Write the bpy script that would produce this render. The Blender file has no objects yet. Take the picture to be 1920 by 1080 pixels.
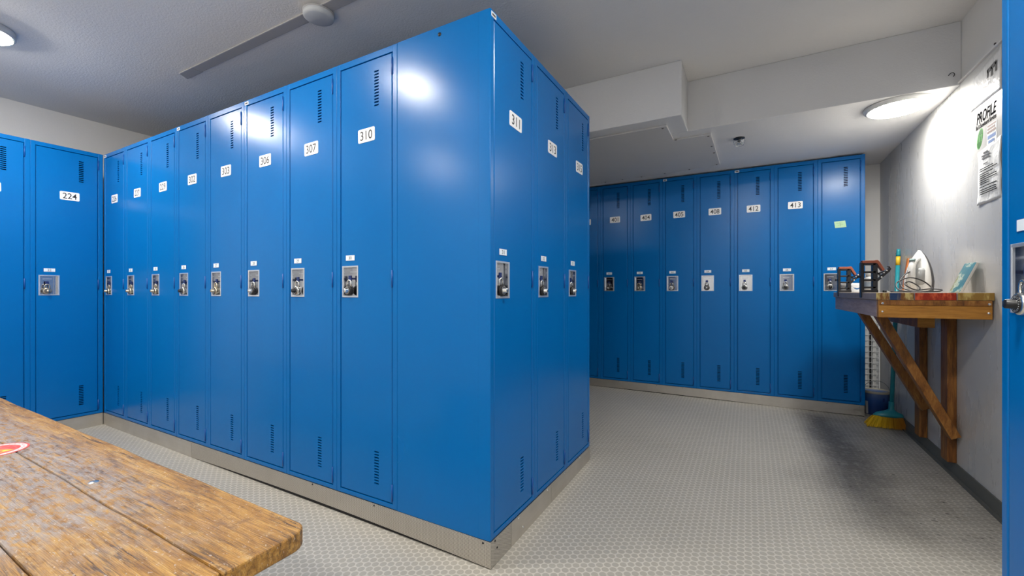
import bpy, bmesh, math, random
from mathutils import Vector, Matrix
random.seed(7)
PI = math.pi
S = bpy.context.scene
COL = S.collection

# ---------------------------------------------------------------- camera
HC = 1.013                                   # eye height
cam_d = bpy.data.cameras.new('camera')
cam = bpy.data.objects.new('camera', cam_d); COL.objects.link(cam)
cam.location = (0, 0, HC)
cam.rotation_euler = (PI/2, 0, math.atan2(443, 798))
cam_d.sensor_width = 36.0
cam_d.lens = 798/1920*36.0
cam_d.shift_y = 7/1920
cam_d.clip_start = 0.02
S.camera = cam

# ---------------------------------------------------------------- world, exposure
wd = bpy.data.worlds.new('world'); S.world = wd; wd.use_nodes = True
wd.node_tree.nodes['Background'].inputs[0].default_value = (0.8, 0.85, 0.9, 1)
wd.node_tree.nodes['Background'].inputs[1].default_value = 0.3
S.view_settings.view_transform = 'Standard'
S.view_settings.look = 'None'
S.view_settings.exposure = 0.84
S.view_settings.gamma = 1.0
S.view_settings.use_curve_mapping = False
LAMP_L = 108.0                                # radiance of the bulkhead lamps' glass
DOME_L = 66.0                                # radiance of the dome light in the soffit

# ---------------------------------------------------------------- node material helpers
class NM:
    def __init__(s, name):
        s.m = bpy.data.materials.new(name); s.m.use_nodes = True
        s.t = s.m.node_tree; s.n = s.t.nodes; s.l = s.t.links
        s.b = s.n['Principled BSDF']; s.out = s.n['Material Output']
        s._c = None
    def new(s, typ, **kw):
        x = s.n.new(typ)
        for k, v in kw.items(): setattr(x, k, v)
        return x
    def obj(s):
        if s._c is None: s._c = s.new('ShaderNodeTexCoord').outputs['Object']
        return s._c
    def put(s, sock, v):
        if hasattr(v, 'is_output'): s.l.new(v, sock)
        elif isinstance(v, (tuple, list)) and len(v) == 3 and sock.type == 'RGBA': sock.default_value = (*v, 1)
        else: sock.default_value = v
    def math(s, op, a, b=0.0, c=None, clamp=False):
        x = s.new('ShaderNodeMath', operation=op, use_clamp=clamp)
        s.put(x.inputs[0], a); s.put(x.inputs[1], b)
        if c is not None: s.put(x.inputs[2], c)
        return x.outputs[0]
    def vmath(s, op, a, b=None):
        x = s.new('ShaderNodeVectorMath', operation=op); s.put(x.inputs[0], a)
        if b is not None: s.put(x.inputs[1], b)
        return x.outputs['Value'] if op in ('LENGTH', 'DISTANCE', 'DOT_PRODUCT') else x.outputs[0]
    def mapping(s, v, loc=(0,0,0), rot=(0,0,0), sc=(1,1,1)):
        x = s.new('ShaderNodeMapping'); s.put(x.inputs[0], v)
        x.inputs['Location'].default_value = loc; x.inputs['Rotation'].default_value = rot; x.inputs['Scale'].default_value = sc
        return x.outputs[0]
    def noise(s, v, scale, detail=4, rough=0.55, dist=0.0):
        x = s.new('ShaderNodeTexNoise'); s.put(x.inputs['Vector'], v)
        x.inputs['Scale'].default_value = scale; x.inputs['Detail'].default_value = detail
        x.inputs['Roughness'].default_value = rough; x.inputs['Distortion'].default_value = dist
        return x.outputs['Fac']
    def step(s, v, lo, hi, a=0.0, b=1.0):
        x = s.new('ShaderNodeMapRange'); x.clamp = True; x.interpolation_type = 'SMOOTHSTEP'
        s.put(x.inputs['Value'], v); s.put(x.inputs['From Min'], lo); s.put(x.inputs['From Max'], hi)
        s.put(x.inputs['To Min'], a); s.put(x.inputs['To Max'], b)
        return x.outputs['Result']
    def ramp(s, v, stops):
        x = s.new('ShaderNodeValToRGB'); s.put(x.inputs[0], v)
        e = x.color_ramp.elements
        while len(e) < len(stops): e.new(0.5)
        for el, (p, c) in zip(e, stops): el.position = p; el.color = (*c, 1)
        return x.outputs[0]
    def mix(s, f, a, b, blend='MIX'):
        x = s.new('ShaderNodeMix', data_type='RGBA', blend_type=blend)
        s.put(x.inputs[0], f); s.put(x.inputs[6], a); s.put(x.inputs[7], b)
        return x.outputs[2]
    def xyz(s, v):
        x = s.new('ShaderNodeSeparateXYZ'); s.put(x.inputs[0], v); return x.outputs
    def comb(s, a, b, c=0.0):
        x = s.new('ShaderNodeCombineXYZ')
        for i, q in enumerate((a, b, c)): s.put(x.inputs[i], q)
        return x.outputs[0]
    def bump(s, h, strength=0.3, dist=0.01):
        x = s.new('ShaderNodeBump'); x.inputs['Strength'].default_value = strength; x.inputs['Distance'].default_value = dist
        s.put(x.inputs['Height'], h); s.l.new(x.outputs[0], s.b.inputs['Normal'])
    def set(s, col=None, rough=None, metal=None, spec=None, coat=None, coat_r=None):
        for k, v in (('Base Color', col), ('Roughness', rough), ('Metallic', metal), ('Specular IOR Level', spec), ('Coat Weight', coat), ('Coat Roughness', coat_r)):
            if v is not None: s.put(s.b.inputs[k], v)
        return s

def plain(name, col, rough=0.5, metal=0.0, spec=0.5):
    return NM(name).set(col, rough, metal, spec).m

# blue locker paint: powder coat with a faint orange peel and hair scratches
k = NM('blue_paint')
v = k.obj()
n1 = k.noise(v, 3.0, 3)
k.set(k.mix(n1, (0.0, 0.128, 0.415), (0.0, 0.146, 0.455)), k.step(k.noise(v, 1.5, 2), 0.3, 0.75, 0.24, 0.28), 0, 0.25)
k.bump(k.noise(v, 4.5, 1), 0.05, 0.004)
M_BLUE = k.m
M_BLUE_IN = plain('blue_inner_shade', (0.0, 0.006, 0.03), 0.8, 0, 0.1)  # interior blue darkened to near-black, its shade put into the colour
M_HINGE = plain('hinge_blue', (0.0, 0.075, 0.32), 0.4)
k = NM('zinc_pan'); v = k.obj()
k.set(k.mix(k.noise(k.mapping(v, sc=(1, 1, 14)), 30, 3), (0.52, 0.54, 0.58), (0.66, 0.68, 0.72)), 0.16, 1.0)
M_ZINC = k.m
M_LIP = plain('recess_lip', (0.70, 0.74, 0.80), 0.32, 0.75)
M_HASP = plain('hasp_blued', (0.02, 0.04, 0.16), 0.35, 0.4)
M_CHROME = plain('chrome', (0.86, 0.86, 0.84), 0.13, 1.0)
M_STEELL = plain('lock_steel', (0.74, 0.74, 0.70), 0.24, 1.0)
M_BRASSY = plain('lock_warm_steel', (0.66, 0.60, 0.47), 0.26, 1.0)
M_BLACKL = plain('lock_black', (0.012, 0.012, 0.014), 0.3)
M_INKW = plain('printed_ink', (0.012, 0.012, 0.014), 0.9, 0, 0.0)
M_WHITE = plain('plate_white', (0.86, 0.87, 0.88), 0.4)
M_TAGW = plain('tag_white', (0.80, 0.88, 0.95), 0.45)
M_INK = plain('ink', (0.022, 0.022, 0.026), 0.6)
M_INKG = plain('ink_grey', (0.09, 0.09, 0.10), 0.6)
M_DARK = plain('dark_void', (0.012, 0.012, 0.014), 0.8)

# stainless kick plates
k = NM('stainless'); v = k.obj()
x_, y_, z_ = k.xyz(v)
u = k.math('ADD', x_, y_)
n1 = k.noise(k.comb(k.math('MULTIPLY', u, 2.2), k.math('MULTIPLY', z_, 60)), 1.0, 4)
n2 = k.noise(k.comb(u, z_), 9.0, 4)
k.set(k.mix(n2, (0.50, 0.47, 0.42), (0.68, 0.65, 0.60)), k.step(n1, 0.3, 0.7, 0.30, 0.44), 0.85)
k.bump(k.noise(k.comb(u, z_), 5, 2), 0.25, 0.02)
M_STAIN = k.m
k = NM('perforated_stainless'); v = k.obj()
x_, y_, z_ = k.xyz(v)
u = k.math('ADD', x_, y_)
P = 0.0050
def holes(k, u, z, P):
    sx, sy = P*1.7320508, P
    ds = []
    for ox, oy in ((0, 0), (0.5, 0.5)):
        fx = k.math('SUBTRACT', k.math('FRACT', k.math('ADD', k.math('DIVIDE', u, sx), ox + 100.5)), 0.5)
        fy = k.math('SUBTRACT', k.math('FRACT', k.math('ADD', k.math('DIVIDE', z, sy), oy + 100.5)), 0.5)
        ds.append(k.vmath('LENGTH', k.comb(k.math('MULTIPLY', fx, 1.7320508), fy)))
    return k.math('MINIMUM', ds[0], ds[1])
h = k.step(holes(k, u, z_, P), 0.25, 0.36)
k.set(k.mix(h, (0.10, 0.092, 0.08), k.mix(k.noise(k.comb(u, z_), 8, 3), (0.60, 0.56, 0.50), (0.74, 0.71, 0.65))), k.mix(h, (0.8,)*3, (0.38,)*3), k.math('MULTIPLY', h, 0.8))
M_PERF = k.m

# floor: small round tiles in lighter grout, scuffed and stained
k = NM('penny_floor'); v = k.obj()
x_, y_, z_ = k.xyz(v)
d = holes(k, x_, y_, 0.0292)
disc = k.step(d, 0.395, 0.47, 1.0, 0.0)
tone = k.noise(v, 1.6, 5)
grain = k.noise(v, 55, 3)
dc = k.mix(tone, (0.31, 0.292, 0.252), (0.40, 0.38, 0.335))
gc = k.mix(tone, (0.45, 0.425, 0.37), (0.57, 0.54, 0.485))
base = k.mix(disc, gc, dc)
# worn dark drip track beside the bench against the right wall
w = k.noise(v, 3.2, 4)
tx = k.math('ADD', x_, k.math('MULTIPLY', k.math('SUBTRACT', w, 0.5), 0.35))
ctr = k.math('ADD', k.math('MULTIPLY', k.math('SUBTRACT', y_, 3.9), -0.06), 0.45)
band = k.step(k.math('ABSOLUTE', k.math('SUBTRACT', tx, ctr)), 0.02, 0.19, 1.0, 0.0)
yr = k.math('MULTIPLY', k.step(y_, 2.1, 3.0), k.step(y_, 4.0, 4.2, 1.0, 0.0))
stain = k.math('MULTIPLY', k.math('MULTIPLY', band, yr), k.step(k.noise(v, 26, 5, 0.7), 0.25, 0.55))
base = k.mix(k.math('MULTIPLY', stain, 0.75), base, (0.12, 0.11, 0.10))
# general grime close to that bench
gx = k.math('MULTIPLY', k.step(x_, 0.05, 0.5), k.step(y_, 1.7, 2.7))
grime = k.math('MULTIPLY', gx, k.step(k.noise(v, 7, 5, 0.7), 0.38, 0.72))
base = k.mix(k.math('MULTIPLY', grime, 0.4), base, (0.20, 0.18, 0.145))
flecks = k.math('MULTIPLY', gx, k.step(k.noise(k.mapping(v, sc=(1, 1.8, 1)), 34, 3, 0.5), 0.66, 0.70))
base = k.mix(k.math('MULTIPLY', flecks, 0.8), base, (0.05, 0.045, 0.04))
chips = k.step(k.noise(k.mapping(v, loc=(3, 5, 0)), 60, 2), 0.74, 0.77)
base = k.mix(k.math('MULTIPLY', chips, 0.5), base, (0.62, 0.61, 0.58))
k.set(base, k.step(grain, 0.3, 0.7, 0.36, 0.55), 0, 0.45)
k.bump(k.math('ADD', k.math('MULTIPLY', disc, -0.6), k.math('MULTIPLY', grain, 0.25)), 0.35, 0.002)
M_FLOOR = k.m

def stipple(name, a, b, bumpy, scale=150):
    k = NM(name); v = k.obj()
    k.set(k.mix(k.noise(v, 2.0, 4), a, b), 0.75, 0, 0.3)
    k.bump(k.noise(v, scale, 3, 0.6), bumpy, 0.006)
    return k.m
M_CEIL = stipple('stippled_ceiling', (0.78, 0.765, 0.745), (0.82, 0.805, 0.785), 0.45, 95)
M_UNDER = stipple('bounce_lightened_underside', (0.80, 0.79, 0.775), (0.85, 0.84, 0.825), 0.25, 110)  # underside paint lightened beyond the faces to stand in for floor bounce
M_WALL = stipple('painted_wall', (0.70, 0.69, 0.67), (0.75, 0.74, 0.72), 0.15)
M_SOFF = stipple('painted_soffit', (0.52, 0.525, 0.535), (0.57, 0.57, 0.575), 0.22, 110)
k = NM('wall_sheet'); v = k.obj()
_, y_, z_ = k.xyz(v)
smear = k.noise(k.comb(k.math('MULTIPLY', y_, 5.0), k.math('MULTIPLY', z_, 0.9)), 2.0, 5)
scuff = k.math('MULTIPLY', k.step(k.noise(k.comb(y_, z_), 14, 5, 0.7), 0.60, 0.70), k.step(z_, 0.1, 0.6, 1.0, 0.0))
c0 = k.mix(smear, (0.55, 0.545, 0.53), (0.60, 0.595, 0.58))
k.set(k.mix(k.math('MULTIPLY', scuff, 0.4), c0, (0.2, 0.2, 0.2)), k.step(smear, 0.3, 0.7, 0.26, 0.31), 0, 0.5)
k.bump(k.noise(k.comb(y_, z_), 5, 2), 0.1, 0.01)
M_SHEET = k.m
M_RUBBER = plain('rubber_base', (0.11, 0.115, 0.105), 0.6)

# timber
def wood(name, dark, mid, light, along=(1, 9, 9), scale=6, rough=(0.35, 0.6), wear=0.0, spec=0.4):
    k = NM(name); v0 = k.obj()
    rnd = k.new('ShaderNodeObjectInfo').outputs['Random']
    v = k.vmath('ADD', v0, k.comb(k.math('MULTIPLY', rnd, 13.7), k.math('MULTIPLY', rnd, 7.3), k.math('MULTIPLY', rnd, 3.1)))
    g = k.noise(k.mapping(v, sc=along), scale, 6, 0.65, 0.6)
    f = k.noise(k.mapping(v, sc=tuple(a*(5 if a > 1 else 1.6) for a in along)), scale*1.6, 4, 0.6)
    c = k.ramp(k.math('ADD', k.math('MULTIPLY', g, 0.7), k.math('MULTIPLY', f, 0.3)), [(0.33, dark), (0.5, mid), (0.66, light)])
    return k, v, c, g, f
def timber(name, dark, mid, light, along=(1, 9, 9), rough=0.5):
    k, v, c, g, f = wood(name, dark, mid, light, along)
    k.set(c, k.step(f, 0.3, 0.7, rough-0.1, rough+0.15), 0, 0.4)
    k.bump(f, 0.25, 0.003)
    return k.m
def bench_wood():
    k, v, c, g, f = wood('bench_timber', (0.17, 0.070, 0.012), (0.43, 0.215, 0.040), (0.62, 0.37, 0.105), (1, 10, 10), 5)
    o = k.vmath('ADD', k.obj(), (-2.3, 0.37, 0.0)); x_, y_, z_ = k.xyz(o)
    # blackened grain streaks
    st = k.step(k.noise(k.mapping(v, sc=(1.3, 26, 10)), 5, 5, 0.7, 0.8), 0.48, 0.60)
    patch = k.step(k.noise(v, 3.0, 3), 0.36, 0.58)
    c = k.mix(k.math('MULTIPLY', k.math('MULTIPLY', st, patch), 0.8), c, (0.045, 0.025, 0.018))
    bl = k.noise(v, 15, 7, 0.78)
    c = k.mix(k.math('MULTIPLY', k.step(bl, 0.52, 0.66), 0.6), c, (0.15, 0.062, 0.016))
    c = k.mix(k.math('MULTIPLY', k.step(k.noise(k.mapping(v, loc=(4, 2, 1), sc=(1, 1.7, 1)), 19, 7, 0.8), 0.54, 0.66), 0.6), c, (0.62, 0.42, 0.19))
    # worn grey-white area away from the end, where boots rub
    far = k.step(k.math('ADD', x_, k.math('MULTIPLY', k.math('SUBTRACT', k.noise(o, 4, 4), 0.5), 1.6)), -1.85, -1.0, 1.0, 0.0)
    mid = k.step(y_, 0.655, 0.50, 0.0, 1.0)
    rub = k.step(k.noise(k.mapping(v, sc=(1, 2.6, 1)), 22, 6, 0.75), 0.38, 0.58)
    greyc = k.mix(k.noise(k.mapping(v, sc=(1, 6, 1)), 14, 5, 0.7), (0.075, 0.065, 0.07), (0.62, 0.56, 0.53))
    c = k.mix(k.math('MULTIPLY', k.math('MULTIPLY', far, mid), k.math('MULTIPLY', rub, 0.9)), c, greyc)
    # pale nicks and paint specks
    nick = k.step(k.noise(k.mapping(v, sc=(1, 2.0, 1)), 75, 3, 0.6), 0.635, 0.675)
    c = k.mix(k.math('MULTIPLY', nick, 0.75), c, (0.62, 0.52, 0.44))
    k.set(c, k.step(f, 0.3, 0.7, 0.27, 0.5), 0, 0.5)
    k.bump(k.math('ADD', k.math('ADD', f, g), k.math('MULTIPLY', nick, -0.3)), 0.7, 0.003)
    return k.m
M_BENCH = bench_wood()
M_DKWOOD_Z = timber('dark_stained_timber', (0.055, 0.017, 0.004), (0.20, 0.073, 0.014), (0.40, 0.175, 0.035), (9, 9, 1))
M_BRACE = timber('brown_brace_timber', (0.09, 0.03, 0.006), (0.27, 0.105, 0.02), (0.45, 0.21, 0.05), (6, 9, 1.5))
M_YELWOOD = timber('yellow_pine', (0.26, 0.105, 0.018), (0.46, 0.20, 0.03), (0.58, 0.29, 0.06), (1, 9, 9))
M_GREYWOOD = timber('purple_grey_timber', (0.32, 0.23, 0.22), (0.46, 0.34, 0.33), (0.56, 0.45, 0.44), (9, 1, 9))
def board_mat(name, end_a, end_b, split=None):
    """grey weathered board whose sawn near end keeps old paint"""
    k, v, c, g, f = wood(name, (0.30, 0.24, 0.19), (0.45, 0.38, 0.31), (0.62, 0.55, 0.47), (9, 1, 9), 6)
    geo = k.new('ShaderNodeNewGeometry')
    nx, ny, nz = k.xyz(geo.outputs['Normal'])
    isend = k.step(ny, -0.6, -0.8)
    isside = k.step(nx, -0.6, -0.8)
    x_, y_, z_ = k.xyz(k.vmath('ADD', k.obj(), (0.9, 3.2, 0.0)))
    q = k.noise(k.mapping(v, sc=(1, 1, 0.35)), 42, 3, 0.6)
    e = k.mix(k.step(q, 0.42, 0.6), end_a, end_b)
    if split:
        e = k.mix(k.step(k.math('ABSOLUTE', k.math('SUBTRACT', k.math('ADD', x_, k.math('MULTIPLY', q, 0.03)), split[0])), split[1], split[1]*0.5), e, split[2])
    c = k.mix(isend, c, e)
    c = k.mix(isside, c, k.mix(q, (0.28, 0.23, 0.24), (0.46, 0.40, 0.41)))
    k.set(c, 0.6, 0, 0.3)
    k.bump(f, 0.25, 0.003)
    return k.m
M_BOARD_A = board_mat('board_blue_smear', (0.20, 0.08, 0.02), (0.55, 0.42, 0.16), (0.638, 0.024, (0.02, 0.05, 0.13)))
M_BOARD_B = board_mat('board_red_end', (0.33, 0.025, 0.008), (0.60, 0.10, 0.035))
M_BOARD_C = board_mat('board_yellow_end', (0.30, 0.17, 0.035), (0.55, 0.40, 0.13))

def glow(name, col, strength):
    k = NM(name); k.set((0.85, 0.85, 0.83), 0.4)
    k.put(k.b.inputs['Emission Color'], col); k.b.inputs['Emission Strength'].default_value = strength
    return k.m
M_GLOW = glow('lamp_glass_lit', (1.0, 0.96, 0.90), LAMP_L)
M_GLOW3 = glow('aisle_lamp_lit', (1.0, 0.955, 0.88), LAMP_L*1.05)
M_GLOW2 = glow('dome_glass_lit', (1.0, 0.965, 0.90), DOME_L)
M_PLASW = plain('white_plastic', (0.74, 0.74, 0.72), 0.4)
M_PLASG = plain('grey_plastic', (0.50, 0.52, 0.54), 0.45)

# ---------------------------------------------------------------- mesh builder
class MB:
    def __init__(s): s.bm = bmesh.new(); s.mats = []
    def mi(s, m):
        if m not in s.mats: s.mats.append(m)
        return s.mats.index(m)
    def _fin(s, faces, m, smooth=False):
        i = s.mi(m)
        for f in faces: f.material_index = i; f.smooth = smooth
    def box(s, a, b, m, bev=0.0, seg=2, rot=None, pivot=None):
        a, b = Vector(a), Vector(b)
        vs = [s.bm.verts.new((x, y, z)) for x in (a.x, b.x) for y in (a.y, b.y) for z in (a.z, b.z)]
        q = [(0,1,3,2),(4,6,7,5),(0,4,5,1),(2,3,7,6),(0,2,6,4),(1,5,7,3)]
        fs = [s.bm.faces.new([vs[i] for i in t]) for t in q]
        if rot is not None:
            bmesh.ops.rotate(s.bm, verts=vs, cent=pivot or (a+b)/2, matrix=rot)
        s._fin(fs, m)
        if bev:
            es = list({e for f in fs for e in f.edges})
            r = bmesh.ops.bevel(s.bm, geom=es, offset=bev, segments=seg, profile=0.5, affect='EDGES')
            s._fin(r['faces'], m)
        return s
    def prism(s, pts, axis, lo, hi, m, bev=0.0, smooth=False):
        """extrude a 2D outline; axis 'y': pts are (x,z); 'x': (y,z); 'z': (x,y)"""
        def P(p, t): return {'y': (p[0], t, p[1]), 'x': (t, p[0], p[1]), 'z': (p[0], p[1], t)}[axis]
        A = [s.bm.verts.new(P(p, lo)) for p in pts]; B = [s.bm.verts.new(P(p, hi)) for p in pts]
        fs = [s.bm.faces.new(A), s.bm.faces.new(B[::-1])]
        n = len(pts)
        side = [s.bm.faces.new((A[i], B[i], B[(i+1) % n], A[(i+1) % n])) for i in range(n)]
        s._fin(fs, m); s._fin(side, m, smooth)
        bmesh.ops.recalc_face_normals(s.bm, faces=fs+side)
        if bev:
            es = list({e for f in fs for e in f.edges})
            r = bmesh.ops.bevel(s.bm, geom=es, offset=bev, segments=2, profile=0.5, affect='EDGES')
            s._fin(r['faces'], m)
        return s
    def lathe(s, prof, m, at=(0,0,0), axis='z', n=28, smooth=True, mats=None):
        """prof: (r, h) along the axis"""
        at = Vector(at)
        def P(r, h, t):
            c, q = r*math.cos(t), r*math.sin(t)
            return at + Vector({'z': (c, q, h), 'y': (c, h, q), 'x': (h, c, q)}[axis])
        rings = []
        for r, h in prof:
            rings.append([s.bm.verts.new(P(0, h, 0))] if r < 1e-6 else [s.bm.verts.new(P(r, h, 2*PI*i/n)) for i in range(n)])
        allf = []
        for j in range(len(rings)-1):
            a, b = rings[j], rings[j+1]; fs = []
            for i in range(n):
                i2 = (i+1) % n
                if len(a) == 1 and len(b) == 1: continue
                if len(a) == 1: fs.append(s.bm.faces.new((a[0], b[i], b[i2])))
                elif len(b) == 1: fs.append(s.bm.faces.new((a[i], a[i2], b[0])))
                else: fs.append(s.bm.faces.new((a[i], a[i2], b[i2], b[i])))
            s._fin(fs, mats[j] if mats else m, smooth); allf += fs
        bmesh.ops.recalc_face_normals(s.bm, faces=allf)
        return s
    def tube(s, pts, r, m, n=8, closed=False, smooth=True, r2=None):
        pts = [Vector(p) for p in pts]; N = len(pts); rings = []; up = None
        for i, p in enumerate(pts):
            a = pts[i-1] if (i or closed) else p
            b = pts[(i+1) % N] if (i < N-1 or closed) else p
            t = (b-a).normalized()
            if up is None:
                up = t.orthogonal().normalized()
            else:
                up = (up - t*up.dot(t)); up = up.normalized() if up.length > 1e-6 else t.orthogonal().normalized()
            w = t.cross(up)
            rr = r if r2 is None else r + (r2-r)*i/(N-1)
            rings.append([s.bm.verts.new(p + (up*math.cos(2*PI*q/n) + w*math.sin(2*PI*q/n))*rr) for q in range(n)])
        fs = []
        for i in range(N if closed else N-1):
            a, b = rings[i], rings[(i+1) % N]
            for q in range(n): fs.append(s.bm.faces.new((a[q], a[(q+1) % n], b[(q+1) % n], b[q])))
        s._fin(fs, m, smooth)
        if not closed:
            c = [s.bm.faces.new(rings[0][::-1]), s.bm.faces.new(rings[-1])]; s._fin(c, m); fs += c
        bmesh.ops.recalc_face_normals(s.bm, faces=fs)
        return s
    def poly(s, pts, m):
        f = s.bm.faces.new([s.bm.verts.new(p) for p in pts]); s._fin([f], m); return s
    def add_mesh(s, me, mat, M):
        i = s.mi(mat); vs = [s.bm.verts.new(M @ v.co) for v in me.vertices]
        for p in me.polygons:
            try: f = s.bm.faces.new([vs[q] for q in p.vertices]); f.material_index = i
            except ValueError: pass
        return s
    def mesh(s, name):
        me = bpy.data.meshes.new(name); s.bm.to_mesh(me); s.bm.free()
        for m in s.mats: me.materials.append(m)
        return me
    def build(s, name, parent=None): return put(name, s.mesh(name), parent)
def put(name, me, parent=None):
    o = bpy.data.objects.new(name, me); COL.objects.link(o)
    if parent is not None: o.parent = parent
    return o
def tag(o, label, cat, group=None):
    o['label'] = label; o['category'] = cat
    if group: o['group'] = group
    return o
def thing(name, label, cat, loc=(0,0,0), rz=0.0, group=None):
    o = bpy.data.objects.new(name, None); COL.objects.link(o); o.empty_display_size = 0.05
    o.location = loc; o.rotation_euler = (0, 0, rz)
    return tag(o, label, cat, group)
def struct(o): o['kind'] = 'structure'; return o

_txt = {}
def text_mesh(t, shear=0.0, bold=0.0):
    if (t, shear) in _txt: return _txt[(t, shear)]
    cu = bpy.data.curves.new('lettering', 'FONT'); cu.body = t; cu.size = 1.0; cu.align_x = 'CENTER'; cu.align_y = 'CENTER'
    cu.shear = shear; cu.offset = 0.022 if shear else 0.006; cu.resolution_u = 4
    ob = bpy.data.objects.new('lettering', cu); COL.objects.link(ob)
    dg = bpy.context.evaluated_depsgraph_get()
    me = bpy.data.meshes.new_from_object(ob.evaluated_get(dg))
    bpy.data.objects.remove(ob); bpy.data.curves.remove(cu)
    xs = [v.co.x for v in me.vertices]; ys = [v.co.y for v in me.vertices]
    box = (min(xs), max(xs), min(ys), max(ys))
    _txt[(t, shear)] = (me, box); return me, box
def text_on(mb, t, mat, cx, cz, w, h, y, shear=0.0):
    """lettering in the xz plane, facing -y, scaled to w x h"""
    me, (x0, x1, y0, y1) = text_mesh(t, shear)
    sx, sz = w/(x1-x0), h/(y1-y0)
    M = Matrix(((sx, 0, 0, cx-sx*(x0+x1)/2), (0, 0, 0, y), (0, sz, 0, cz-sz*(y0+y1)/2), (0, 0, 0, 1)))
    mb.add_mesh(me, mat, M)
def rrect(cx, cz, w, h, r, n=4):
    out = []
    for qx, qz, a0 in ((1,1,0),(-1,1,90),(-1,-1,180),(1,-1,270)):
        for i in range(n+1):
            a = math.radians(a0+90*i/n)
            out.append((cx+qx*(w/2-r)+r*math.cos(a), cz+qz*(h/2-r)+r*math.sin(a)))
    return out

# ---------------------------------------------------------------- room
def fz(x, y): return 0.0173*(y-1.318) + 0.003*(-0.82-x)     # the floor falls gently to a drain behind the camera
XL, XR, YF, YB, ZC, ZS = -4.76, 0.975, -1.7, 4.66, 2.43, 2.095
m = MB(); c = [(XL, YF), (XR, YF), (XR, YB), (XL, YB)]
A = [m.bm.verts.new((x, y, fz(x, y))) for x, y in c]; B = [m.bm.verts.new((x, y, -0.2)) for x, y in c]
fs = [m.bm.faces.new(A), m.bm.faces.new(B[::-1])] + [m.bm.faces.new((A[i], B[i], B[(i+1)%4], A[(i+1)%4])) for i in range(4)]
m._fin(fs, M_FLOOR); bmesh.ops.recalc_face_normals(m.bm, faces=fs)
struct(m.build('floor'))
struct(MB().box((XL-0.1, YF-0.1, ZC), (XR+0.1, YB+0.1, ZC+0.1), M_CEIL).build('ceiling'))
struct(MB().box((XL-0.1, YF-0.1, -0.2), (XL, YB+0.1, ZC), M_WALL).build('wall_left'))
struct(MB().box((XR, YF-0.1, -0.2), (XR+0.1, YB+0.1, ZC), M_WALL).build('wall_right'))
struct(MB().box((XL, YB, -0.2), (XR, YB+0.1, ZC), M_WALL).build('wall_back'))
struct(MB().box((XL, YF-0.1, -0.2), (XR, YF, ZC), M_WALL).build('wall_front'))
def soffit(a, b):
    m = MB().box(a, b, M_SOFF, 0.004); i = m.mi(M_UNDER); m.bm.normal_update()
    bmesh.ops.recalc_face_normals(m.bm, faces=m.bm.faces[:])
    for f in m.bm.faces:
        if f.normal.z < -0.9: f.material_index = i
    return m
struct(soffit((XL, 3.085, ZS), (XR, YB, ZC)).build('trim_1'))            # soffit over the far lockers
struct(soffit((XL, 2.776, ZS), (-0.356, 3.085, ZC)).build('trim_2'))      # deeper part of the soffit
# sheet cladding on the right wall with its top lip
m = MB().box((0.969, 1.40, 0.09), (0.975, 4.39, 2.105), M_SHEET, 0.001, 1)
m.box((0.958, 1.40, 2.103), (0.975, 3.085, 2.112), M_WALL, 0.002, 1)
m.lathe([(0.0, -0.006), (0.005, -0.005), (0.006, 0.0)], M_BLACKL, (0.975, 2.735, 2.130), 'x', 12)
for yy in (4.25, 3.4, 2.55): m.lathe([(0.0, -0.002), (0.005, -0.001), (0.005, 0.0)], M_PLASG, (0.969, yy, 1.70), 'x', 10)
struct(m.build('trim_3'))
m = MB(); n = 6
pts = [(y, fz(XR, y)) for y in (1.33, 4.66)] + [(y, fz(XR, y)+0.075) for y in (4.66, 1.33)]
m.prism(pts, 'x', 0.962, 0.969, M_RUBBER)
pts = [(y, fz(XR, y)) for y in (1.33, 4.66)] + [(y, fz(XR, y)+0.01) for y in (4.66, 1.33)]
m.prism(pts, 'x', 0.948, 0.969, M_RUBBER)
struct(m.build('baseboard_right'))

# screwed-on access panel under the soffit
M_SCREWD = plain('painted_screw', (0.22, 0.20, 0.18), 0.6)
t = thing('access_panel', 'off-white notched access panel screwed flat under the low soffit', 'ceiling panel')
L = [(-1.75, 2.889), (-0.462, 2.889), (-0.462, 3.192), (-0.222, 3.192), (-0.208, 3.985), (-0.60, 4.05), (-1.75, 4.14)]
MB().prism(L, 'z', ZS-0.012, ZS, stipple('access_panel_paint', (0.66, 0.64, 0.61), (0.74, 0.72, 0.69), 0.08, 40), 0.002).build('panel', t)
for x, y in [(-0.49, 2.915), (-0.445, 3.18), (-0.24, 3.215), (-0.235, 3.45), (-0.23, 3.62), (-0.232, 3.96), (-0.45, 4.005), (-0.66, 4.035), (-0.87, 4.05), (-1.05, 4.06), (-1.22, 4.075)]:
    MB().lathe([(0.0, -0.0165), (0.006, -0.0155), (0.008, -0.012)], M_SCREWD, (x, y, ZS), 'z', 10).build('screw', t)

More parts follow.
